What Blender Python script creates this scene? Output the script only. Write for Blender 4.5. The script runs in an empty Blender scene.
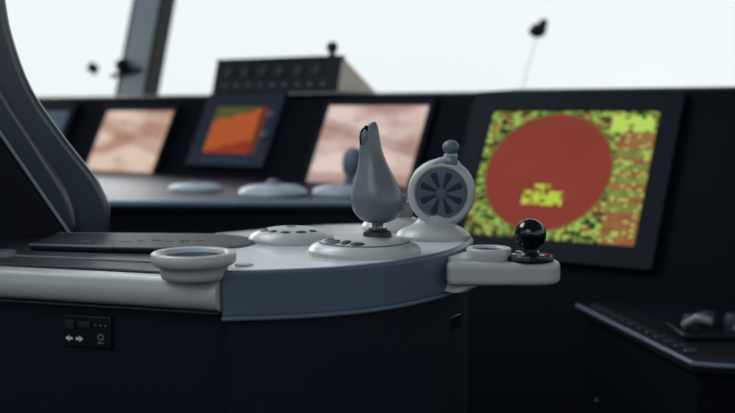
import bpy, bmesh, math, random
from mathutils import Vector, Matrix
random.seed(4)
scene = bpy.context.scene
try:
    scene.view_settings.view_transform = 'Standard'
    scene.view_settings.look = 'None'
except Exception:
    pass

# ------------------------------------------------------------------ materials
def lin(c):
    out = []
    for v in c[:3]:
        v /= 255.0
        out.append(v/12.92 if v <= .04045 else ((v+.055)/1.055)**2.4)
    return out + [1.0]

def mat(name, rgb, rough=.5, metal=0.0, var=.12, nscale=30, bump=.0, coat=0.0, spec=.5):
    m = bpy.data.materials.new(name); m.use_nodes = True
    nt = m.node_tree; b = nt.nodes['Principled BSDF']
    tc = nt.nodes.new('ShaderNodeTexCoord')
    n = nt.nodes.new('ShaderNodeTexNoise'); n.inputs['Scale'].default_value = nscale
    n.inputs['Detail'].default_value = 4
    nt.links.new(tc.outputs['Object'], n.inputs['Vector'])
    mx = nt.nodes.new('ShaderNodeMix'); mx.data_type = 'RGBA'
    c = lin(rgb)
    mx.inputs[6].default_value = [x*(1-var) for x in c[:3]]+[1]
    mx.inputs[7].default_value = [min(1, x*(1+var)) for x in c[:3]]+[1]
    nt.links.new(n.outputs['Fac'], mx.inputs[0])
    nt.links.new(mx.outputs[2], b.inputs['Base Color'])
    b.inputs['Roughness'].default_value = rough
    b.inputs['Metallic'].default_value = metal
    b.inputs['Specular IOR Level'].default_value = spec
    b.inputs['Coat Weight'].default_value = coat
    b.inputs['Coat Roughness'].default_value = .2
    if bump:
        bp = nt.nodes.new('ShaderNodeBump'); bp.inputs['Strength'].default_value = bump
        bp.inputs['Distance'].default_value = .0008
        n2 = nt.nodes.new('ShaderNodeTexNoise'); n2.inputs['Scale'].default_value = nscale*8
        nt.links.new(tc.outputs['Object'], n2.inputs['Vector'])
        nt.links.new(n2.outputs['Fac'], bp.inputs['Height'])
        nt.links.new(bp.outputs['Normal'], b.inputs['Normal'])
    return m

M_white = mat('warm_white_plastic', (182,184,184), .34, bump=.04)
M_grip  = mat('grey_grip_plastic', (108,114,122), .30, bump=.04)
M_ped   = mat('grey_unit_plastic', (150,158,168), .45)
M_top   = mat('console_top_grey', (210,213,219), .17, bump=.03, spec=.9)
M_fascia= mat('slate_fascia', (84,98,118), .34, bump=.04)
M_slate = mat('slate_plastic', (88,102,120), .5)
M_face  = mat('wheel_face_slate', (74,92,108), .5)
M_black = mat('black_plastic', (8,13,21), .4, bump=.05, spec=.35)
M_gloss = mat('gloss_black', (6,9,14), .15)
M_knob  = mat('dark_knob', (36,46,60), .45)
M_pad   = mat('black_pad', (9,15,26), .5, bump=.2, spec=.3)
M_navy  = mat('navy_cabinet', (7,19,34), .6, bump=.1, var=.2, nscale=8, spec=.25)
M_cab   = mat('dark_cabinet', (3,10,20), .7, bump=.05, spec=.10)
M_cabtop= mat('dark_cabinet_top', (7,15,28), .6, spec=.2)
M_desk  = mat('desk_blue', (18,30,48), .5, spec=.25)
M_edge  = mat('desk_edge', (112,130,152), .4)
M_bezel = mat('monitor_bezel', (9,18,31), .6, spec=.12)
M_leath = mat('black_leather', (44,54,68), .25, bump=.08, nscale=25, coat=.6)
M_shell = mat('seat_shell', (4,9,17), .55, spec=.2)
M_pipe  = mat('leather_piping', (126,138,152), .4)
M_chrome= mat('chrome', (170,172,176), .2, metal=1)
M_beige = mat('beige_side', (236,220,198), .6)
M_wall  = mat('wall_paint', (96,112,126), .7)
M_ceil  = mat('ceiling_paint', (160,170,178), .8)
M_floor = mat('floor_vinyl', (8,15,26), .6, var=.3, nscale=6, spec=.3)
M_post  = mat('window_post_grey', (180,190,198), .5)
M_icon  = mat('icon_white', (205,210,214), .5)
M_dark  = mat('dark_recess', (20,29,40), .5)
M_red   = mat('red_mark', (170,40,32), .5)

def scratch(m):
    nt = m.node_tree; b = nt.nodes['Principled BSDF']
    src = b.inputs['Base Color'].links[0].from_socket
    tc = nt.nodes.new('ShaderNodeTexCoord'); mp = nt.nodes.new('ShaderNodeMapping')
    mp.inputs['Scale'].default_value = (190, 190, 14); mp.inputs['Rotation'].default_value = (0.25, .2, 0)
    n = nt.nodes.new('ShaderNodeTexNoise'); n.inputs['Scale'].default_value = 1.6; n.inputs['Detail'].default_value = 4
    r = nt.nodes.new('ShaderNodeValToRGB'); r.color_ramp.elements[0].position = .70; r.color_ramp.elements[1].position = .80
    r.color_ramp.elements[1].color = (.45,.45,.45,1)
    mx = nt.nodes.new('ShaderNodeMix'); mx.data_type = 'RGBA'
    mx.inputs[7].default_value = lin((74,90,110))
    nt.links.new(tc.outputs['Object'], mp.inputs[0]); nt.links.new(mp.outputs[0], n.inputs['Vector'])
    nt.links.new(n.outputs['Fac'], r.inputs[0]); nt.links.new(r.outputs[0], mx.inputs[0])
    nt.links.new(src, mx.inputs[6]); nt.links.new(mx.outputs[2], b.inputs['Base Color'])
scratch(M_navy)

# ---------------------------------------------------------------- mesh helpers
def empty(name, loc):
    e = bpy.data.objects.new(name, None); e.empty_display_size = .05
    e.location = loc; scene.collection.objects.link(e); return e

def finish(bm, name, m, parent=None, bevel=0, seg=3, smooth=True, sub=0, angle=35):
    bmesh.ops.recalc_face_normals(bm, faces=bm.faces)
    me = bpy.data.meshes.new(name); bm.to_mesh(me); bm.free()
    o = bpy.data.objects.new(name, me); scene.collection.objects.link(o)
    me.materials.append(m)
    if smooth:
        for p in me.polygons: p.use_smooth = True
        try: me.set_sharp_from_angle(angle=math.radians(angle))
        except Exception: pass
    if bevel:
        b = o.modifiers.new('bevel', 'BEVEL'); b.width = bevel; b.segments = seg
        b.limit_method = 'ANGLE'; b.angle_limit = math.radians(angle)
    if sub:
        s = o.modifiers.new('sub', 'SUBSURF'); s.levels = sub; s.render_levels = sub
    if parent:
        o.parent = parent; o.matrix_parent_inverse = Matrix.Translation(-Vector(parent.location))
    return o

def prism(name, pts, z0, z1, m, parent=None, bevel=.003, mtx=None, **k):
    bm = bmesh.new()
    lo = [bm.verts.new((p[0], p[1], z0)) for p in pts]
    hi = [bm.verts.new((p[0], p[1], z1)) for p in pts]
    n = len(pts)
    bm.faces.new(lo[::-1]); bm.faces.new(hi)
    for i in range(n):
        bm.faces.new((lo[i], lo[(i+1) % n], hi[(i+1) % n], hi[i]))
    if mtx: bm.transform(mtx)
    return finish(bm, name, m, parent, bevel, **k)

def box(name, c, size, m, parent=None, bevel=.002, mtx=None, **k):
    sx, sy, sz = [v/2 for v in size]
    pts = [(-sx,-sy),(sx,-sy),(sx,sy),(-sx,sy)]
    t = Matrix.Translation(c)
    if mtx: t = t @ mtx
    return prism(name, pts, -sz, sz, m, parent, bevel, mtx=t, **k)

def lathe(name, prof, m, parent=None, loc=(0,0,0), mtx=None, seg=64, **k):
    bm = bmesh.new(); rings = []
    for r, z in prof:
        if r <= 1e-6: rings.append([bm.verts.new((0,0,z))])
        else: rings.append([bm.verts.new((r*math.cos(2*math.pi*i/seg), r*math.sin(2*math.pi*i/seg), z)) for i in range(seg)])
    for a, b in zip(rings, rings[1:]):
        for i in range(seg):
            j = (i+1) % seg
            if len(a) == 1 and len(b) == 1: continue
            if len(a) == 1: bm.faces.new((a[0], b[i], b[j]))
            elif len(b) == 1: bm.faces.new((a[i], a[j], b[0]))
            else: bm.faces.new((a[i], a[j], b[j], b[i]))
    t = Matrix.Translation(loc)
    if mtx: t = t @ mtx
    bm.transform(t)
    return finish(bm, name, m, parent, **k)

def loft(name, secs, m, parent=None, seg=48, **k):
    bm = bmesh.new(); rings = []
    for s in secs:
        cx, cy, cz, rx, ry = s[:5]; tl = s[5] if len(s) > 5 else 0
        rings.append([bm.verts.new((cx+rx*math.cos(2*math.pi*i/seg), cy+ry*math.sin(2*math.pi*i/seg),
                     cz+tl*math.cos(2*math.pi*i/seg))) for i in range(seg)])
    for a, b in zip(rings, rings[1:]):
        for i in range(seg):
            j = (i+1) % seg; bm.faces.new((a[i], a[j], b[j], b[i]))
    bm.faces.new(rings[0][::-1]); bm.faces.new(rings[-1])
    return finish(bm, name, m, parent, **k)

def tube(name, pts, r, m, parent=None, seg=24, **k):
    bm = bmesh.new(); rings = []; P = [Vector(p) for p in pts]
    rr = r if isinstance(r, (list, tuple)) else [r]*len(P)
    for i, p in enumerate(P):
        d = (P[min(i+1, len(P)-1)] - P[max(i-1, 0)]).normalized()
        up = Vector((0,0,1)) if abs(d.z) < .95 else Vector((0,1,0))
        a = d.cross(up).normalized(); b = a.cross(d).normalized()
        rings.append([bm.verts.new(p + rr[i]*(math.cos(2*math.pi*q/seg)*a + math.sin(2*math.pi*q/seg)*b)) for q in range(seg)])
    for a, b in zip(rings, rings[1:]):
        for i in range(seg):
            j = (i+1) % seg; bm.faces.new((a[i], a[j], b[j], b[i]))
    bm.faces.new(rings[0][::-1]); bm.faces.new(rings[-1])
    return finish(bm, name, m, parent, **k)

def ball(name, c, r, m, parent=None, sc=(1,1,1), mtx=None):
    bm = bmesh.new(); bmesh.ops.create_uvsphere(bm, u_segments=32, v_segments=20, radius=r)
    t = Matrix.Translation(c)
    if mtx: t = t @ mtx
    bm.transform(t @ Matrix.Diagonal((*sc, 1)))
    return finish(bm, name, m, parent, angle=180)

def catmull(pts, n=6):
    out = []
    for i in range(len(pts)-1):
        p0 = Vector(pts[max(i-1,0)]); p1 = Vector(pts[i]); p2 = Vector(pts[i+1]); p3 = Vector(pts[min(i+2,len(pts)-1)])
        for k in range(n):
            t = k/n
            out.append(tuple(.5*((2*p1)+(-p0+p2)*t+(2*p0-5*p1+4*p2-p3)*t*t+(-p0+3*p1-3*p2+p3)*t**3)))
    out.append(tuple(pts[-1])); return out

def inset(pts, d):
    n = len(pts); out = []
    for i in range(n):
        a = Vector(pts[i-1]); b = Vector(pts[i]); c = Vector(pts[(i+1) % n])
        e1 = (b-a).normalized(); e2 = (c-b).normalized()
        n1 = Vector((-e1.y, e1.x)); n2 = Vector((-e2.y, e2.x))
        nn = (n1+n2); nn = nn.normalized() if nn.length > 1e-6 else n1
        out.append(tuple(b + nn*d/max(.4, nn.dot(n1))))
    return out

# =================================================================== ROOM
AL = math.radians(34)
ES = Vector((math.cos(AL), -math.sin(AL), 0)); ET = Vector((math.sin(AL), math.cos(AL), 0))
O = Vector((.013, 3.0, 0))
def L(s, t, z=0): return O + ES*s + ET*t + Vector((0,0,z))
RM = Matrix(((ES.x, ET.x, 0, O.x), (ES.y, ET.y, 0, O.y), (0,0,1,0), (0,0,0,1)))
def rbox(name, s0, s1, t0, t1, z0, z1, m, parent=None, bevel=0, **k):
    return prism(name, [(s0,t0),(s1,t0),(s1,t1),(s0,t1)], z0, z1, m, parent, bevel, mtx=RM, **k)

S0, S1, T0, T1 = -3.0, 4.2, -4.2, .62
rbox('floor', S0-.1, S1+.1, T0-.1, T1+.9, -.1, 0, M_floor)
rbox('ceiling', S0-.1, S1+.1, T0-.1, T1+.9, 2.3, 2.4, M_ceil)
LEAN = math.tan(math.radians(15.5))
def leanslab(name, s0, s1, z0, z1, th, m, parent=None, off=0):
    bm = bmesh.new(); vs = []
    for s in (s0, s1):
        for z, tt in ((z0,0),(z1,0),(z1,th),(z0,th)):
            vs.append(bm.verts.new(L(s, T1+off+tt+(z-.9)*LEAN, z)))
    f = [(0,1,2,3),(7,6,5,4),(0,4,5,1),(1,5,6,2),(2,6,7,3),(3,7,4,0)]
    for q in f: bm.faces.new([vs[i] for i in q])
    return finish(bm, name, m, parent, 0)
rbox('wall_front', S0, S1, T1, T1+.1, 0, .93, M_wall)
leanslab('trim_1', S0, S1, 2.1, 2.3, .1, M_post)
rbox('wall_left', S0-.1, S0, T0, T1, 0, .93, M_wall)
rbox('wall_right', S1, S1+.1, T0, T1, 0, .93, M_wall)
rbox('wall_back', S0-.1, S1+.1, T0-.1, T0, 0, 1.25, M_wall)
for i, t in enumerate((-4.1, -2.6, -1.1, .4)):
    rbox('trim_%d' % (2+i), S0-.1, S0, t, t+.12, .93, 2.3, M_post)
    rbox('trim_%d' % (6+i), S1, S1+.1, t, t+.12, .93, 2.3, M_post)
for i, s_ in enumerate((-3.0, -1.2, .6, 2.4, 4.0)):
    rbox('trim_%d' % (10+i), s_, s_+.25, T0-.1, T0, 1.25, 2.3, M_wall)

M_glass = bpy.data.materials.new('window_glass'); M_glass.use_nodes = True
nt = M_glass.node_tree; nt.nodes.clear()
o_ = nt.nodes.new('ShaderNodeOutputMaterial'); tr = nt.nodes.new('ShaderNodeBsdfTransparent'); gl = nt.nodes.new('ShaderNodeBsdfGlossy')
gl.inputs['Roughness'].default_value = .3; ms = nt.nodes.new('ShaderNodeMixShader'); ms.inputs[0].default_value = .005
nt.links.new(tr.outputs[0], ms.inputs[1]); nt.links.new(gl.outputs[0], ms.inputs[2]); nt.links.new(ms.outputs[0], o_.inputs[0])

posts = [-2.95, -1.70, 1.75, 4.1]
for i, s in enumerate(posts):
    w = empty('window_post' if i == 0 else 'window_post.%03d' % i, L(s, T1, .93))
    leanslab('post', s-.075, s+.075, .93, 2.10, .09, M_post, w, off=0)
    leanslab('gasket_l', s-.10, s-.075, .93, 2.10, .07, M_black, w, off=.005)
    leanslab('gasket_r', s+.075, s+.10, .93, 2.10, .07, M_black, w, off=.005)
for i in range(3):
    leanslab('window_%d' % (i+1), posts[i]+.10, posts[i+1]-.10, .93, 2.1, .006, M_glass, off=.04)

def onwin(s, z, off=.0): return L(s, T1+off+(z-.9)*LEAN, z)
WS = -2.01
st = empty('window_sticker', onwin(WS, 1.09, .035))
tm = Matrix.Translation(onwin(WS, 1.10, .034)) @ Matrix(((ES.x, 0, ET.x, 0), (ES.y, 0, ET.y, 0), (0,1,0,0), (0,0,0,1))) @ Matrix.Rotation(-math.radians(15.5), 4, 'X')
prism('diamond', [(.046,0),(0,.033),(-.046,0),(0,-.033)], -.003, .003, M_black, st, .002, mtx=tm)

wp = empty('window_wiper', onwin(.20, 1.17, .0))
ball('motor', onwin(.205, 1.175, -.005), .030, M_black, wp, (1,1,.8))
box('motor_cap', onwin(.222, 1.197, -.005), (.026,.03,.03), M_black, wp, .006)
tube('arm', [onwin(.20,1.16,.005), onwin(.188,1.10,.012), onwin(.175,1.04,.014), onwin(.17,.93,.014)], .0015, M_post, wp)

hk = empty('post_camera', onwin(-1.72, 1.09, -.01))
ball('head', onwin(-1.74, 1.105, -.035), .033, M_black, hk)
tube('bracket', [onwin(-1.82,1.06,-.012), onwin(-1.76,1.07,-.02), onwin(-1.65,1.085,-.012)], .011, M_black, hk)

# =================================================================== BACK CONSOLE ROW
TT = math.radians(28)
row = empty('bridge_console', L(-.8, 0, 0))
def section(name, sec, s0, s1, m, parent, bevel=.004):
    bm = bmesh.new()
    a = [bm.verts.new(L(s0, t, z)) for t, z in sec]; b = [bm.verts.new(L(s1, t, z)) for t, z in sec]
    n = len(sec); bm.faces.new(a[::-1]); bm.faces.new(b)
    for i in range(n): bm.faces.new((a[i], a[(i+1)%n], b[(i+1)%n], b[i]))
    return finish(bm, name, m, parent, bevel)
k = math.tan(TT)
def slope_t(z): return (z-.825)*k
sec = [(slope_t(.70),0),(slope_t(.70),.70),(slope_t(.955),.955),(slope_t(.965)+.16,.965),(slope_t(.965)+.18,0)]
section('cabinet', sec, -2.4, .34, M_cab, row)
dpts = [(-.66,2.38),(.16,2.38),(.16,2.79),(-1.5,3.93),(-1.5,3.2)]
prism('desk_top', dpts, .672, .70, M_desk, row, .006)
prism('desk_edge_strip', [(-.665,2.372),(.165,2.372),(.165,2.386),(-.665,2.386)], .686, .701, M_edge, row, .004)
prism('desk_base', inset(dpts, .03), 0, .672, M_navy, row, .004)

# ---- screens
def nodes_for(name):
    m = bpy.data.materials.new(name); m.use_nodes = True; nt = m.node_tree; nt.nodes.clear()
    out = nt.nodes.new('ShaderNodeOutputMaterial'); em = nt.nodes.new('ShaderNodeEmission')
    nt.links.new(em.outputs[0], out.inputs[0])
    uv = nt.nodes.new('ShaderNodeTexCoord'); sp = nt.nodes.new('ShaderNodeSeparateXYZ')
    nt.links.new(uv.outputs['UV'], sp.inputs[0])
    return m, nt, em, uv.outputs['UV'], sp.outputs[0], sp.outputs[1]
def mk(nt):
    def Mt(op, a, b=None, c=None):
        n = nt.nodes.new('ShaderNodeMath'); n.operation = op
        for i, v in enumerate((a, b, c)):
            if v is None: continue
            if isinstance(v, (int, float)): n.inputs[i].default_value = v
            else: nt.links.new(v, n.inputs[i])
        return n.outputs[0]
    def Mx(f, a, b):
        n = nt.nodes.new('ShaderNodeMix'); n.data_type = 'RGBA'
        for i, v in ((0,f),(6,a),(7,b)):
            if isinstance(v, (tuple, list)): n.inputs[i].default_value = lin(v)
            elif isinstance(v, (int, float)): n.inputs[i].default_value = v
            else: nt.links.new(v, n.inputs[i])
        return n.outputs[2]
    def snapnoise(uv, sx, sy, seed=0.0):
        v = nt.nodes.new('ShaderNodeVectorMath'); v.operation = 'SNAP'
        nt.links.new(uv, v.inputs[0]); v.inputs[1].default_value = (sx, sy, 1)
        a = nt.nodes.new('ShaderNodeVectorMath'); a.operation = 'ADD'
        nt.links.new(v.outputs[0], a.inputs[0]); a.inputs[1].default_value = (seed+.003, seed*1.7+.002, 0)
        w = nt.nodes.new('ShaderNodeTexWhiteNoise'); w.noise_dimensions = '2D'
        nt.links.new(a.outputs[0], w.inputs['Vector']); return w.outputs['Value']
    def noise(uv, scale, detail=2):
        n = nt.nodes.new('ShaderNodeTexNoise'); n.inputs['Scale'].default_value = scale; n.inputs['Detail'].default_value = detail
        nt.links.new(uv, n.inputs['Vector']); return n.outputs['Fac']
    def rect(u, v, u0, u1, v0, v1):
        a = Mt('MULTIPLY', Mt('GREATER_THAN', u, u0), Mt('LESS_THAN', u, u1))
        b = Mt('MULTIPLY', Mt('GREATER_THAN', v, v0), Mt('LESS_THAN', v, v1))
        return Mt('MULTIPLY', a, b)
    return Mt, Mx, snapnoise, noise, rect

M_radar, nt, em, uv, u, v = nodes_for('radar_image')
Mt, Mx, sn, nz, rect = mk(nt)
n1 = sn(uv, .020, .016); n2 = sn(uv, .035, .026, 3.1); n3 = nz(uv, 9, 3)
base = Mx(Mt('GREATER_THAN', n3, .53), (94,120,60), (144,92,58))
base = Mx(Mt('GREATER_THAN', n1, .60), base, (158,196,90))
base = Mx(Mt('GREATER_THAN', n2, .74), base, (48,62,40))
base = Mx(Mt('MULTIPLY', Mt('GREATER_THAN', n1, .3), Mt('LESS_THAN', n1, .40)), base, (130,74,54))
col = rect(u, v, .80, 1.0, .0, .84)
barn = sn(uv, .2, .05, 7.7)
colc = Mx(Mt('GREATER_THAN', barn, .70), (146,92,62), (118,134,68))
colc = Mx(Mt('GREATER_THAN', sn(uv, .02, .02, 5.5), .84), colc, (178,196,100))
base = Mx(Mt('MULTIPLY', col, .85), base, colc)
hd = Mt('MULTIPLY', rect(u, v, .74, .98, .84, .97), Mt('GREATER_THAN', sn(uv, .03, .045, 2.2), .35))
base = Mx(hd, base, (180,210,96))
du = Mt('MULTIPLY', Mt('SUBTRACT', u, .42), 1.22); dv = Mt('SUBTRACT', v, .52)
dist = Mt('SQRT', Mt('ADD', Mt('MULTIPLY', du, du), Mt('MULTIPLY', dv, dv)))
ring = Mt('MULTIPLY', Mt('GREATER_THAN', dist, .456), Mt('LESS_THAN', dist, .472))
disc = Mt('LESS_THAN', dist, .458)
base = Mx(disc, base, Mx(nz(uv, 2), (122,54,46), (144,66,56)))
base = Mx(Mt('MULTIPLY', ring, .8), base, (96,110,56))
txt = Mt('MULTIPLY', Mt('MAXIMUM', rect(u, v, .31, .55, .26, .37), rect(u, v, .37, .46, .38, .42)), Mt('GREATER_THAN', sn(uv, .014, .028, 9.1), .24))
base = Mx(txt, base, (176,204,72))
nt.links.new(base, em.inputs[0]); em.inputs[1].default_value = 1.0

def warm_screen(name, a, b, c, seed):
    m, nt, em, uv, u, v = nodes_for(name); Mt, Mx, sn, nz, rect = mk(nt)
    mp = nt.nodes.new('ShaderNodeMapping'); mp.inputs['Location'].default_value = (seed, seed, 0); mp.inputs['Rotation'].default_value = (0,0,.9)
    mp.inputs['Scale'].default_value = (1, 2.2, 1)
    nt.links.new(uv, mp.inputs[0])
    n = nz(mp.outputs[0], 1.3, 1)
    st = nt.nodes.new('ShaderNodeMapRange'); st.inputs[1].default_value = .36; st.inputs[2].default_value = .60; st.interpolation_type = 'SMOOTHSTEP'
    nt.links.new(n, st.inputs[0])
    c1 = Mx(st.outputs[0], a, b)
    dgl = Mt('ABSOLUTE', Mt('SUBTRACT', Mt('ADD', v, Mt('MULTIPLY', u, .35)), .78))
    c1 = Mx(Mt('MULTIPLY', Mt('LESS_THAN', dgl, .07), .45), c1, c)
    c2 = Mx(Mt('MULTIPLY', Mt('LESS_THAN', v, .16), .45), c1, c)
    n2 = nz(uv, 5, 1)
    c2 = Mx(Mt('MULTIPLY', Mt('GREATER_THAN', n2, .60), .25), c2, c)
    nt.links.new(c2, em.inputs[0]); em.inputs[1].default_value = 1.0
    return m
M_s2 = warm_screen('cctv_image', (176,138,118), (220,196,180), (148,106,88), 1.3)
M_s4 = warm_screen('cctv_image_b', (180,146,136), (222,200,194), (142,106,98), 4.6)

M_s3, nt, em, uv, u, v = nodes_for('chart_image'); Mt, Mx, sn, nz, rect = mk(nt)
dg = Mt('ADD', v, Mt('MULTIPLY', u, -.35))
c = Mx(Mt('GREATER_THAN', Mt('ADD', dg, Mt('MULTIPLY', nz(uv, 4), .3)), .18), (136,56,40), (168,84,48))
c = Mx(Mt('GREATER_THAN', Mt('ADD', dg, Mt('MULTIPLY', nz(uv, 5), .3)), .82), c, (84,84,48))
c = Mx(Mt('GREATER_THAN', u, .86), c, (96,52,42))
nt.links.new(c, em.inputs[0])
M_s1, nt, em, uv, u, v = nodes_for('dim_blue_image'); Mt, Mx, sn, nz, rect = mk(nt)
nt.links.new(Mx(nz(uv, 3), (50,64,80), (92,106,120)), em.inputs[0])

def screen_frame(c, ex, tilt):
    n_h = Vector((-ex.y, ex.x, 0))
    up = Vector((0,0,1))*math.cos(tilt) + n_h*math.sin(tilt)
    nz_ = ex.cross(up).normalized()
    return Matrix(((ex.x, up.x, nz_.x, c.x), (ex.y, up.y, nz_.y, c.y), (ex.z, up.z, nz_.z, c.z), (0,0,0,1)))

def monitor(name, c, w, h, img, bw=.02, bez=M_bezel, tilt=TT, ex=ES, depth=.012, bb=None):
    e = empty(name, c); F = screen_frame(c, ex, tilt); bb = bb or bw
    W, H = w/2+bw, h/2
    bm = bmesh.new()
    o = [(-W,-H-bb),(W,-H-bb),(W,H+bw),(-W,H+bw)]; i_ = [(-w/2,-h/2),(w/2,-h/2),(w/2,h/2),(-w/2,h/2)]
    of = [bm.verts.new((*p, .012)) for p in o]; ob = [bm.verts.new((*p, -depth)) for p in o]
    inf = [bm.verts.new((*p, .010)) for p in i_]; inb = [bm.verts.new((*p, .002)) for p in i_]
    for q in range(4):
        r = (q+1) % 4
        bm.faces.new((of[q], of[r], inf[r], inf[q])); bm.faces.new((inf[q], inf[r], inb[r], inb[q]))
        bm.faces.new((ob[q], ob[r], of[r], of[q]))
    bm.faces.new(ob)
    bm.faces.new(inb)
    bm.transform(F); finish(bm, 'bezel', bez, e, .002)
    bm = bmesh.new(); uvl = bm.loops.layers.uv.new('UV')
    vs = [bm.verts.new((*p, .0045)) for p in i_]; f = bm.faces.new(vs)
    for lp, co in zip(f.loops, ((0,0),(1,0),(1,1),(0,1))): lp[uvl].uv = co
    bm.transform(F); finish(bm, 'screen', img, e, 0, smooth=False)
    return e, F

def rowpt(s, z): return L(s, slope_t(z), z) - ET*.014
def s_of(X): return (X-.013)/math.cos(AL)
monitor('cctv_monitor', rowpt(0.0, .805), .352, .262, M_s4, .02)
_, F = monitor('chart_display', rowpt(s_of(-.418), .843), .222, .170, M_s3, .05, bez=mat('chart_bezel', (32,45,62), .5, spec=.3), bb=.045)
e3 = bpy.data.objects['chart_display']
for q in range(7):
    box('key_%d' % (q+1), (0,0,0), (.012,.010,.006), M_slate, e3, .002, mtx=F @ Matrix.Translation((-.09+q*.03,-.112,.013)))
for q in range(2):
    lathe('knob_%d' % (q+1), [(0,0),(.012,0),(.011,.01),(0,.01)], M_slate, e3, mtx=F @ Matrix.Translation((.135,.05-q*.07,.012)), seg=20)
monitor('cctv_monitor', rowpt(s_of(-.805), .785), .330, .272, M_s2, .02)
monitor('chart_display', rowpt(s_of(-1.19), .83), .20, .17, M_s1, .03)

ib = empty('instrument_panel', L(-.42, .12, .965))
section('wedge', [(.045,.966),(.075,1.072),(.26,.966)], -.665, -.155, M_beige, ib, .003)
F = screen_frame(L(-.41, .0555, 1.019), ES, math.atan(.03/.108))
box('front_plate', (0,0,0), (.51,.106,.006), M_black, ib, .002, mtx=F)
box('top_plate', (0,0,0), (.512,.012,.02), M_black, ib, .002, mtx=F @ Matrix.Translation((0,.054,-.006)))
for q in range(6):
    lathe('dial_%d' % (q+1), [(0,0),(.017,0),(.015,.008),(0,.008)], M_knob, ib, mtx=F @ Matrix.Translation((-.19+q*.072,.012,.003)), seg=24)
for q in range(9):
    box('button_%d' % (q+1), (0,0,0), (.014,.010,.006), M_slate, ib, .002, mtx=F @ Matrix.Translation((-.20+q*.05,-.032,.004)))
tp = L(-.195, .072, 1.072)
tube('lamp_stalk', [tp, tp+Vector((0,0,.026))], .010, M_black, ib)
ball('lamp_head', tp+Vector((0,0,.030)), .018, M_black, ib, (1.0,1,1.0))

def pod_disc(name, x, y, z, r, h, m=M_white):
    e = empty(name, (x,y,z))
    lathe('base', [(0,0),(r,0),(r*1.0,h*.3),(r*.93,h*.6),(r*.72,h*.88),(r*.45,h),(0,h)], m, e, (x,y,z))
    return e
pod_disc('trackball_unit', -.232, 2.50, .7015, .085, .026, M_ped)
ball('trackball', (-.232,2.50,.722), .02, M_slate, bpy.data.objects['trackball_unit'])
pod_disc('trackball_unit.001', -.45, 2.66, .7015, .07, .018, M_ped)
ball('trackball', (-.45,2.66,.715), .013, M_slate, bpy.data.objects['trackball_unit.001'])
e = pod_disc('engine_telegraph', -.062, 2.52, .7015, .075, .025, M_ped)
tube('stalk', [(-.05,2.52,.72),(-.04,2.52,.76)], .012, M_slate, e)
tube('grip', [(-.042,2.52,.745),(-.038,2.52,.77),(-.036,2.52,.80),(-.035,2.52,.82)], [.018,.026,.026,.014], M_slate, e, sub=1)

# =================================================================== RADAR CONSOLE
rc = empty('radar_console', (.52, 2.5, 0))
C5 = Vector((.440, 2.30, .764))
def L5(s, t, z): return Vector((C5.x, C5.y, 0)) + ES*s + ET*t + Vector((0,0,z))
def sl(z): return (z-.764)*k
bm = bmesh.new()
sec5 = [(sl(.56),0),(sl(.56),.56),(sl(.955),.955),(sl(.96)+.22,.965),(sl(.96)+.24,0)]
a = [bm.verts.new(L5(-.275, t, z)) for t, z in sec5]; b = [bm.verts.new(L5(1.15, t, z)) for t, z in sec5]
bm.faces.new(a[::-1]); bm.faces.new(b)
for i in range(5): bm.faces.new((a[i], a[(i+1)%5], b[(i+1)%5], b[i]))
finish(bm, 'cabinet', M_cab, rc, .006)
monitor('radar_display', C5 - ET*.014 , .404, .318, M_radar, .048, tilt=TT, bb=.05)

# =================================================================== RIGHT DESK
rd = empty('side_console', (.8,1.8,0))
rp = [(.508,1.56),(1.25,1.33),(1.35,1.60),(.55,2.10),(.425,2.04)]
prism('desk_top', rp, .50, .52, M_cabtop, rd, .004)
prism('desk_base', inset(rp, .012), 0, .50, M_cab, rd, .004)
tube('edge_trim', [(.425,2.04,.516),(.508,1.56,.516)], .004, M_slate, rd)
tube('edge_trim_front', [(.508,1.56,.516),(1.25,1.33,.516)], .004, M_slate, rd)
lathe('lock', [(0,0),(.006,0),(.006,.004),(0,.005)], M_chrome, rd, (.437,1.90,.36), mtx=Matrix.Rotation(-math.pi/2, 4, 'Y'), seg=20)
for q in range(12):   # key strip behind the edge
    box('key_%d' % (q+1), (.452+q*.0065, 2.00-q*.034, .5215), (.018,.018,.004), M_knob, rd, .001)
tl = empty('throttle_levers', (.57,1.76,.52))
box('plate', (.600,1.755,.5265), (.13,.11,.012), M_black, tl, .004)
for q, (x, y) in enumerate(((.565,1.75),(.60,1.775),(.64,1.755))):
    lathe('knob_%d' % (q+1), [(0,0),(.017,0),(.018,.012),(.013,.024),(0,.027)], M_knob, tl, (x,y,.532), seg=28)
tube('lever', [(.545,1.735,.54),(.565,1.72,.556),(.585,1.705,.552)], [.006,.009,.007], M_grip, tl)
tube('lever_2', [(.62,1.70,.54),(.645,1.69,.550),(.66,1.68,.545)], [.006,.009,.007], M_slate, tl)
ph = empty('telephone_handset', (.76,1.70,.52))
box('cradle', (.76,1.70,.5455), (.10,.16,.05), M_black, ph, .01)
tube('handset', [(.725,1.62,.60),(.73,1.65,.612),(.745,1.70,.615),(.76,1.75,.612),(.765,1.78,.60)], [.02,.017,.012,.017,.02], M_gloss, ph, sub=1)
tube('cup_a', [(.725,1.62,.57),(.725,1.62,.605)], [.022,.018], M_gloss, ph)
tube('cup_b', [(.765,1.78,.57),(.765,1.78,.605)], [.022,.018], M_gloss, ph)
sp = empty('side_display', (.86,1.80,.52))
ex = Vector((math.cos(math.radians(45)), -math.sin(math.radians(45)), 0))
Fs = screen_frame(Vector((.84,1.86,.635)), ex, math.radians(40))
box('housing', (0,0,0), (.26,.12,.03), M_bezel, sp, .006, mtx=Fs)
box('panel', (0,0,0), (.24,.09,.004), M_slate, sp, .002, mtx=Fs @ Matrix.Translation((0,0,.016)))
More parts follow.
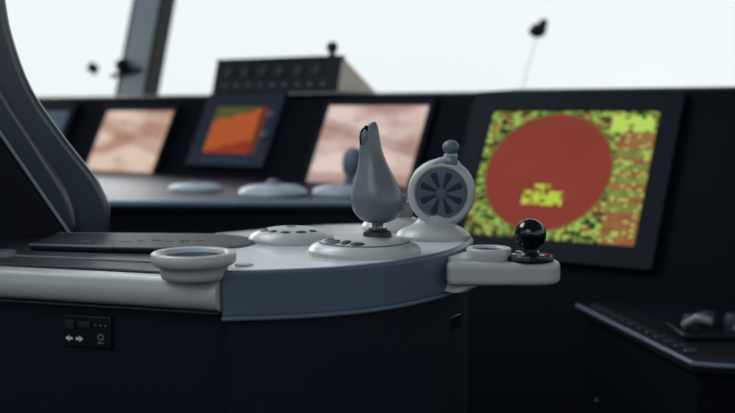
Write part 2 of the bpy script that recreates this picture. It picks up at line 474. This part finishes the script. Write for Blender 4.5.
tube('stand', [(.845,1.865,.52),(.845,1.865,.62)], .02, M_black, sp)

# =================================================================== FOREGROUND ARMREST CONSOLE
con = empty('armrest_console', (-.1,1.2,0))
curve = catmull([(-.145,1.0),(-.09,1.008),(-.038,1.024),(0,1.043),(.034,1.07),(.08,1.122),(.114,1.185),(.132,1.26),(.126,1.34),(.092,1.40),(.03,1.43),(-.05,1.425),(-.14,1.37),(-.20,1.32)], 5)
outline = curve + [(-.70,1.32),(-.70,1.187),(-.145,1.022)]
body = inset(outline, .006)
prism('body', body, 0, .708, M_navy, con, .003)
prism('deck', inset(outline, .004), .700, .7445, M_dark, con, .003)
plate = inset(curve + [(-.21,1.30),(-.150,1.03)], .005)
prism('top_plate', plate, .742, .7502, M_top, con, .0015)
bm = bmesh.new(); th = .012
n = len(curve); V = []
for i in range(n):
    p = Vector(curve[i]); a = Vector(curve[max(i-1,0)]); b = Vector(curve[min(i+1,n-1)])
    d = (b-a).normalized(); nn = Vector((-d.y, d.x))
    q = p + nn*th
    V.append([bm.verts.new((p.x,p.y,.704)), bm.verts.new((p.x,p.y,.7508)), bm.verts.new((q.x,q.y,.7508)), bm.verts.new((q.x,q.y,.704))])
for i in range(n-1):
    for j in range(4):
        bm.faces.new((V[i][j], V[i][(j+1)%4], V[i+1][(j+1)%4], V[i+1][j]))
bm.faces.new(V[0][::-1]); bm.faces.new(V[-1])
finish(bm, 'fascia', M_fascia, con, .003, angle=40)
tube('lower_bead', [(p[0], p[1], .703) for p in curve], .0025, M_slate, con, seg=10)
pad = catmull([(-.40,1.20),(-.30,1.178),(-.20,1.170),(-.155,1.178),(-.137,1.21),(-.142,1.25),(-.17,1.285),(-.22,1.30),(-.40,1.31)], 4)
prism('arm_pad', pad, .744, .7525, M_pad, con, .003)
tube('pad_piping', [(p[0],p[1],.751) for p in pad], .0016, M_slate, con, seg=8)
for q in range(9):
    box('legend_%d' % (q+1), (-.34+q*.017, 1.222+.002*(q%3), .7528), (.011,.004,.0008), M_slate, con, 0)
tube('deck_seam', [(-.66,1.222,.7447),(-.40,1.150,.7447),(-.22,1.098,.7447)], .0018, M_slate, con, seg=8)
lathe('pivot_cap', [(0,0),(.014,0),(.013,.006),(0,.008)], M_grip, con, (-.415,1.155,.744))
lathe('screw_cap', [(0,0),(.010,0),(.009,.002),(0,.0025)], M_white, con, (-.128,1.045,.750))
rail = []
for i in range(13):
    f = i/12
    rail.append((-.72+f*(.72-.146), 1.181-f*(1.181-1.009), .7265))
tube('hand_rail', rail, .0168, M_white, con, seg=32)
tube('hand_rail_collar', [(-.158,1.0126,.7265),(-.145,1.0087,.7265)], [.0172,.0176], M_white, con, seg=32)
dirp = Vector((.555,-.165,0)).normalized()
tube('body_seam', [(-.70,1.1865,.704),(-.15,1.0235,.704)], .0016, M_slate, con, seg=8)
pc = Vector((-.298,1.0675,.675))
t_ = (-.145 - pc.x)/.555
pc.y = 1.022 + .165*t_ + .0045
Fp = screen_frame(pc, dirp, 0)
pl = con
box('switch_plate', (0,0,0), (.058,.036,.004), M_black, pl, .002, mtx=Fp @ Matrix.Translation((0,0,.001)))
box('socket_1', (0,0,0), (.012,.010,.003), M_dark, pl, .001, mtx=Fp @ Matrix.Translation((-.02,.007,.004)))
box('socket_2', (0,0,0), (.014,.007,.003), M_dark, pl, .001, mtx=Fp @ Matrix.Translation((-.002,.008,.004)))
def arrow(x, y, d):
    prism('arrow', [(d*.005,0),(0,.0035),(0,.0015),(-d*.004,.0015),(-d*.004,-.0015),(0,-.0015),(0,-.0035)][::(1 if d > 0 else -1)], 0, .0006, M_icon, pl, 0, mtx=Fp @ Matrix.Translation((x,y,.0032)))
arrow(-.021,-.008,-1); arrow(-.009,-.008,1)
lathe('lamp_icon', [(.0022,0),(.0038,0),(.0038,.0006),(.0022,.0006)], M_grip, pl, mtx=Fp @ Matrix.Translation((.017,-.005,.0032)), seg=20)
box('lamp_icon_bar', (0,0,0), (.008,.0014,.0006), M_grip, pl, 0, mtx=Fp @ Matrix.Translation((.017,-.011,.0035)))
for q in range(3):
    box('icon_%d' % q, (0,0,0), (.0018,.0018,.0006), M_grip, pl, 0, mtx=Fp @ Matrix.Translation((.011+q*.006,.008,.0034)))
ex2 = Vector((.54,.84,0))
Fq = screen_frame(Vector((.1005,1.172,.664)), ex2, 0)
box('latch', (0,0,0), (.026,.016,.006), M_gloss, con, .001, mtx=Fq)

# ---- cup holder on the rail
e = empty('cup_holder', (-.174,1.012,.744))
lathe('cup', [(0,-.022),(.024,-.022),(.028,-.018),(.031,-.004),(.0325,0),(.0345,.0008),(.0405,.0008),(.0425,-.001),(.0428,-.005),(.0425,-.0085),(.0395,-.0115),
              (.0345,-.0135),(.0335,-.020),(.032,-.0245),(.029,-.026),(0,-.026)], M_white, e, (-.174,1.012,.768), angle=60)
lathe('liner', [(0,-.0215),(.0238,-.0215),(.0276,-.0176),(.0305,-.004),(.0300,-.0035),(.0270,-.017),(.0232,-.0205),(0,-.0205)], M_slate, e, (-.174,1.012,.768))

# ---- joystick
js = empty('joystick', (-.0035,1.142,.75))
R = .0635
prof = [(0,0),(R,0),(R,.004),(R-.003,.008),(R-.014,.013),(R-.026,.0165),(.024,.0185),(0,.0190)]
lathe('base_disc', prof, M_white, js, (-.0035,1.142,.7503))
lathe('base_groove', [(R-.012,.0120),(R-.012,.0132),(R-.0135,.0138),(R-.0135,.0120)], M_grip, js, (-.0035,1.142,.75))
def domez(r, P):
    for (r1,z1),(r2,z2) in zip(P, P[1:]):
        if min(r1,r2) <= r <= max(r1,r2) and r1 != r2 and z1 >= 0 and z2 > 0:
            return z1+(z2-z1)*(r-r1)/(r2-r1)
    return P[-1][1]
def marks(e, cx, cy, P, items):
    for i, (ang, r, w, h) in enumerate(items):
        a = math.radians(ang); x = cx+r*math.cos(a); y = cy+r*math.sin(a)
        ball('button_%d' % (i+1), (x,y,.75+domez(r,P)), .01, M_dark, e, (w/.02, h/.02, .13), mtx=Matrix.Rotation(a+math.pi/2, 4, 'Z') @ Matrix.Rotation(.22,4,'X'))
marks(js, -.0035, 1.142, prof, [(215,.042,.022,.015),(240,.040,.012,.014),(260,.043,.016,.011),(193,.040,.016,.012),(160,.042,.014,.010)])
lathe('stick_boot', [(0,.0),(.017,.0),(.015,.006),(.010,.009),(0,.009)], M_dark, js, (.011,1.142,.768))
lathe('stick_collar', [(.006,0),(.0105,0),(.0105,.003),(.006,.003)], M_chrome, js, (.0115,1.142,.776))
tube('stick_shaft', [(.011,1.142,.768),(.0115,1.142,.787)], .0065, M_chrome, js)
grip = [(0.0118,.783,.0085),(0.0118,.7860,.018),(.0118,.7925,.0255),(.0116,.8010,.0297),(.0110,.8115,.0300),(.0098,.8235,.0270),(.0083,.8350,.0222),(.0066,.8465,.0176),(.0048,.8570,.0146),(.0034,.8670,.0127),(.0026,.8770,.0115),(.0024,.8850,.0104)]
secs = [(x,1.143,z,r,r*1.0) for x,z,r in grip]
secs += [(.0028,1.143,.8905,.0092,.0096,.0015),(.0034,1.143,.8945,.0068,.0075,.002),(.0038,1.143,.8962,.0030,.0035,.0015)]
loft('grip', secs, M_grip, js, angle=180, sub=1)
ball('thumb_rim', (-.0026,1.1368,.8812), .01, M_gloss, js, (.64,.50,1.20), mtx=Matrix.Rotation(.14,4,'Y'))
ball('thumb_button', (-.0030,1.1353,.8805), .01, M_grip, js, (.46,.48,.94), mtx=Matrix.Rotation(.14,4,'Y'))

# ---- trackball disc
R2 = .052
p2 = [(0,0),(R2,0),(R2,.004),(R2-.003,.008),(R2-.013,.013),(R2-.024,.0155),(.015,.017),(0,.017)]
e = empty('trackball_unit.002', (-.094,1.246,.75))
lathe('base_disc', p2, M_white, e, (-.094,1.246,.7503))
marks(e, -.094, 1.246, p2, [(205,.034,.016,.010),(232,.033,.012,.010),(262,.034,.014,.009),(295,.034,.014,.009),(325,.034,.012,.009),(180,.034,.012,.009)])
ball('trackball', (-.094,1.246,.764), .010, M_grip, e, (1,1,.5))

# ---- azimuth thruster lever
az = empty('thruster_control_lever', (.083,1.277,.75))
R3 = .0465
lathe('base_disc', [(0,0),(R3,0),(R3,.004),(R3-.003,.008),(R3-.012,.013),(.026,.017),(.020,.020),(0,.021)], M_white, az, (.083,1.277,.7503))
loft('neck', [(.084,1.277,.765,.028,.026),(.087,1.277,.772,.024,.021),(.090,1.277,.782,.022,.019),(.092,1.277,.795,.024,.018)], M_white, az)
wy = Matrix.Translation((.093,1.275,.8075)) @ Matrix.Rotation(math.radians(-6),4,'Z') @ Matrix.Rotation(math.radians(90),4,'X')
lathe('wheel_housing', [(0,-.022),(.022,-.022),(.034,-.017),(.040,-.008),(.0422,0),(.0422,.008),(.0405,.014),(.0365,.0175),(.0335,.0175),(.0325,.0145),(0,.0145)], M_white, az, mtx=wy, angle=50)
lathe('wheel_face', [(0,.0155),(.006,.018),(.020,.019),(.0305,.0175),(.0315,.015),(.0315,.013),(0,.013)], M_face, az, mtx=wy)
for q in range(8):
    prism('vent_%d' % (q+1), [(-.0012,.008),(.0012,.008),(.0044,.0245),(.0028,.0270),(-.0028,.0270),(-.0044,.0245)], .0165, .0196, M_dark, az, .0008, mtx=wy @ Matrix.Rotation(math.radians(22.5+q*45),4,'Z'))
lathe('hub', [(0,.018),(.007,.018),(.006,.0215),(0,.0222)], M_face, az, mtx=wy, seg=32)
tube('strap', [(.078,1.262,.842),(.088,1.258,.849),(.100,1.258,.851),(.112,1.262,.845),(.117,1.266,.836)], [.0028,.0036,.0036,.0034,.003], M_white, az, sub=1)
box('bracket', (.103,1.264,.848), (.016,.016,.012), M_grip, az, .003)
tube('lever_stem', [(.103,1.268,.845),(.1035,1.268,.858)], [.0055,.0042], M_grip, az)
lathe('lever_collar', [(0,0),(.0085,0),(.0085,.0035),(0,.0035)], M_white, az, (.1035,1.268,.8525), seg=32)
ball('lever_knob', (.1035,1.268,.8640), .0105, M_slate, az, (1,1,.85))
e = empty('thruster_control_lever.001', (.035,1.365,.75))
lathe('base_disc', [(0,0),(.043,0),(.043,.005),(.038,.012),(.024,.018),(0,.019)], M_white, e, (.035,1.365,.7503))
lathe('turret', [(0,.016),(.021,.016),(.021,.032),(.017,.038),(0,.040)], M_grip, e, (.040,1.365,.75))
lathe('cap', [(0,.038),(.012,.038),(.012,.046),(0,.048)], M_slate, e, (.040,1.365,.75))

# ---- side arm with cup ring and ball mount
am = empty('accessory_arm', (.14,1.135,.72))
def stadium(x0, x1, y, w, n=12):
    pts = [(x0, y-w), (x1-w, y-w)]
    for i in range(1, n): 
        a = -math.pi/2 + math.pi*i/n; pts.append((x1-w+w*math.cos(a), y+w*math.sin(a)))
    pts += [(x1-w, y+w), (x0, y+w)]
    return pts
prism('arm', stadium(.088, .2165, 1.137, .027), .7165, .7425, M_white, am, .007, seg=6, angle=50)
loft('arm_root', [(.100,1.15,.708,.018,.030),(.108,1.15,.714,.020,.032),(.110,1.15,.740,.022,.032),(.107,1.15,.746,.018,.028)], M_white, am)
lathe('cup_ring', [(0,-.0115),(.0160,-.0115),(.0185,-.002),(.0205,0),(.0240,0),(.0255,-.0015),(.0250,-.010),(.0235,-.013),(0,-.013)], M_white, am, (.137,1.143,.7555), angle=60)
lathe('cup_liner', [(0,-.011),(.0160,-.011),(.0182,-.003),(.0178,-.003),(.0155,-.0105),(0,-.0105)], M_slate, am, (.137,1.143,.7555))
bmn = empty('ball_mount', (.182,1.134,.7425))
lathe('base_plate', [(0,0),(.0265,0),(.0270,.002),(.0255,.005),(.013,.006),(.010,.009),(0,.009)], M_black, bmn, (.182,1.134,.7427))
for a in (200, 250, 300, 340, 60, 120):
    x = .182+.020*math.cos(math.radians(a)); y = 1.134+.020*math.sin(math.radians(a))
    lathe('bolt', [(0,0),(.0035,0),(.0035,.003),(0,.004)], M_red if a == 340 else M_chrome, bmn, (x,y,.747), seg=12)
tube('post', [(.182,1.134,.748),(.182,1.134,.762)], [.0085,.0075], M_black, bmn)
ball('ball', (.182,1.134,.7715), .0178, M_gloss, bmn)

# =================================================================== CHAIR
ch = empty('captain_chair', (-.5,1.6,0))
TH = math.radians(20)
piv = Vector((-.362,1.40,0))
CM = Matrix.Translation(piv) @ Matrix.Rotation(TH,4,'Z')
def cpr(name, prof, y0, y1, m, bevel=.02, sub=0, seg=4):
    bm = bmesh.new()
    a = [bm.verts.new((x,y0,z)) for x,z in prof]; b = [bm.verts.new((x,y1,z)) for x,z in prof]
    n = len(prof); bm.faces.new(a); bm.faces.new(b[::-1])
    for i in range(n): bm.faces.new((a[i], b[i], b[(i+1)%n], a[(i+1)%n]))
    bm.transform(CM)
    return finish(bm, name, m, ch, bevel, seg=seg, angle=50)
def cx(X): return (X+.362)/math.cos(TH)
front = [(-.56,1.42),(-.515,1.30),(-.488,1.16),(-.476,1.065),(-.468,1.008),(-.446,.937),(-.406,.869),(-.368,.812),(-.354,.766),(-.364,.72),(-.395,.66)]
F_ = catmull([(cx(x),z) for x,z in front], 4)
mid = [(-.455,.66),(-.425,.74),(-.462,.82),(-.495,.90),(-.53,.99),(-.565,1.08),(-.60,1.18),(-.64,1.32),(-.66,1.42)]
Mi = catmull([(cx(x),z) for x,z in mid], 4)
cpr('bolster_near', F_ + Mi, .0, .10, M_leath, .03, seg=6)
cpr('back_cushion', [(x-.03,z) for x,z in F_] + Mi, .105, .44, M_leath, .02)
cpr('bolster_far', F_ + Mi, .445, .54, M_leath, .022)
g = catmull([(cx(x),z) for x,z in [(-.60,1.36),(-.54,1.16),(-.518,1.04),(-.484,.945),(-.442,.865),(-.408,.80),(-.395,.75)]], 4)
g2 = catmull([(cx(x),z) for x,z in [(-.430,.71),(-.50,.82),(-.56,.92),(-.64,1.07),(-.72,1.22),(-.75,1.36)]], 4)
cpr('side_gusset', g + g2, -.014, .05, M_leath, .020, seg=7)
shell = [(-.395,.66),(-.400,.735),(-.500,.905),(-.595,1.07),(-.69,1.22),(-.78,1.22),(-.80,1.0),(-.78,.70),(-.70,.50),(-.45,.50)]
cpr('back_shell', [(cx(x),z) for x,z in shell], -.024, .56, M_shell, .01)
tube('shell_piping', [CM @ Vector((cx(x),-.025,z)) for x,z in [(-.402,.735),(-.502,.907),(-.597,1.073),(-.69,1.222)]], .0022, M_pipe, ch, seg=10)
cpr('seat_cushion', [(-.06,.46),(.46,.46),(.50,.50),(.47,.58),(.0,.57),(-.06,.55)], .02, .52, M_leath, .03)
pb = CM @ Vector((.15,.28,0))
lathe('pedestal', [(0,0),(.26,0),(.26,.02),(.10,.05),(.06,.08),(.06,.46),(0,.46)], M_black, ch, pb, seg=40)

# =================================================================== WORLD / LIGHTS / CAMERA
w = bpy.data.worlds.new('overcast_sky'); scene.world = w; w.use_nodes = True
nt = w.node_tree; bg = nt.nodes['Background']
tc = nt.nodes.new('ShaderNodeTexCoord'); sx = nt.nodes.new('ShaderNodeSeparateXYZ'); nt.links.new(tc.outputs['Generated'], sx.inputs[0])
mr = nt.nodes.new('ShaderNodeMapRange'); mr.inputs[1].default_value = 0; mr.inputs[2].default_value = .4
nt.links.new(sx.outputs[2], mr.inputs[0])
mx = nt.nodes.new('ShaderNodeMix'); mx.data_type = 'RGBA'
mx.inputs[6].default_value = lin((226,234,236)); mx.inputs[7].default_value = lin((232,240,242))
nt.links.new(mr.outputs[0], mx.inputs[0]); nt.links.new(mx.outputs[2], bg.inputs[0]); bg.inputs[1].default_value = 1.14

def area(name, loc, target, size, power, col):
    l = bpy.data.lights.new(name, 'AREA'); l.shape = 'RECTANGLE'; l.size = size[0]; l.size_y = size[1]
    l.energy = power; l.color = col
    o = bpy.data.objects.new(name, l); o.location = loc
    o.rotation_euler = (Vector(target)-Vector(loc)).to_track_quat('-Z','Y').to_euler()
    scene.collection.objects.link(o)
area('fill_light_overhead', (-.9,1.7,2.25), (-.2,1.2,.7), (1.2,1.2), 44, (.88,.95,1))  # added overhead fill, not a real fitting; lifts the dim interior
area('fill_light_rear', (-.8,-.6,2.2), (-.1,1.2,.75), (1.4,.8), 11, (.90,.96,1))  # added fill behind and above the camera, brightens the front faces
s = bpy.data.lights.new('sun', 'SUN'); s.energy = 2.6; s.angle = math.radians(25); s.color = (.96,.98,1)
so = bpy.data.objects.new('sun', s); scene.collection.objects.link(so); so.location = (-2,6,4)
so.rotation_euler = Vector((.45,-1,-.50)).to_track_quat('-Z','Y').to_euler()

cd = bpy.data.cameras.new('camera'); cam = bpy.data.objects.new('camera', cd); scene.collection.objects.link(cam)
cd.lens = 50; cd.sensor_width = 36
cam.location = (0,0,.91); cam.rotation_euler = (math.radians(90-5.4), 0, 0)
cd.dof.use_dof = True; cd.dof.focus_distance = 1.14; cd.dof.aperture_fstop = 4.2
cd.clip_start = .05
scene.camera = cam
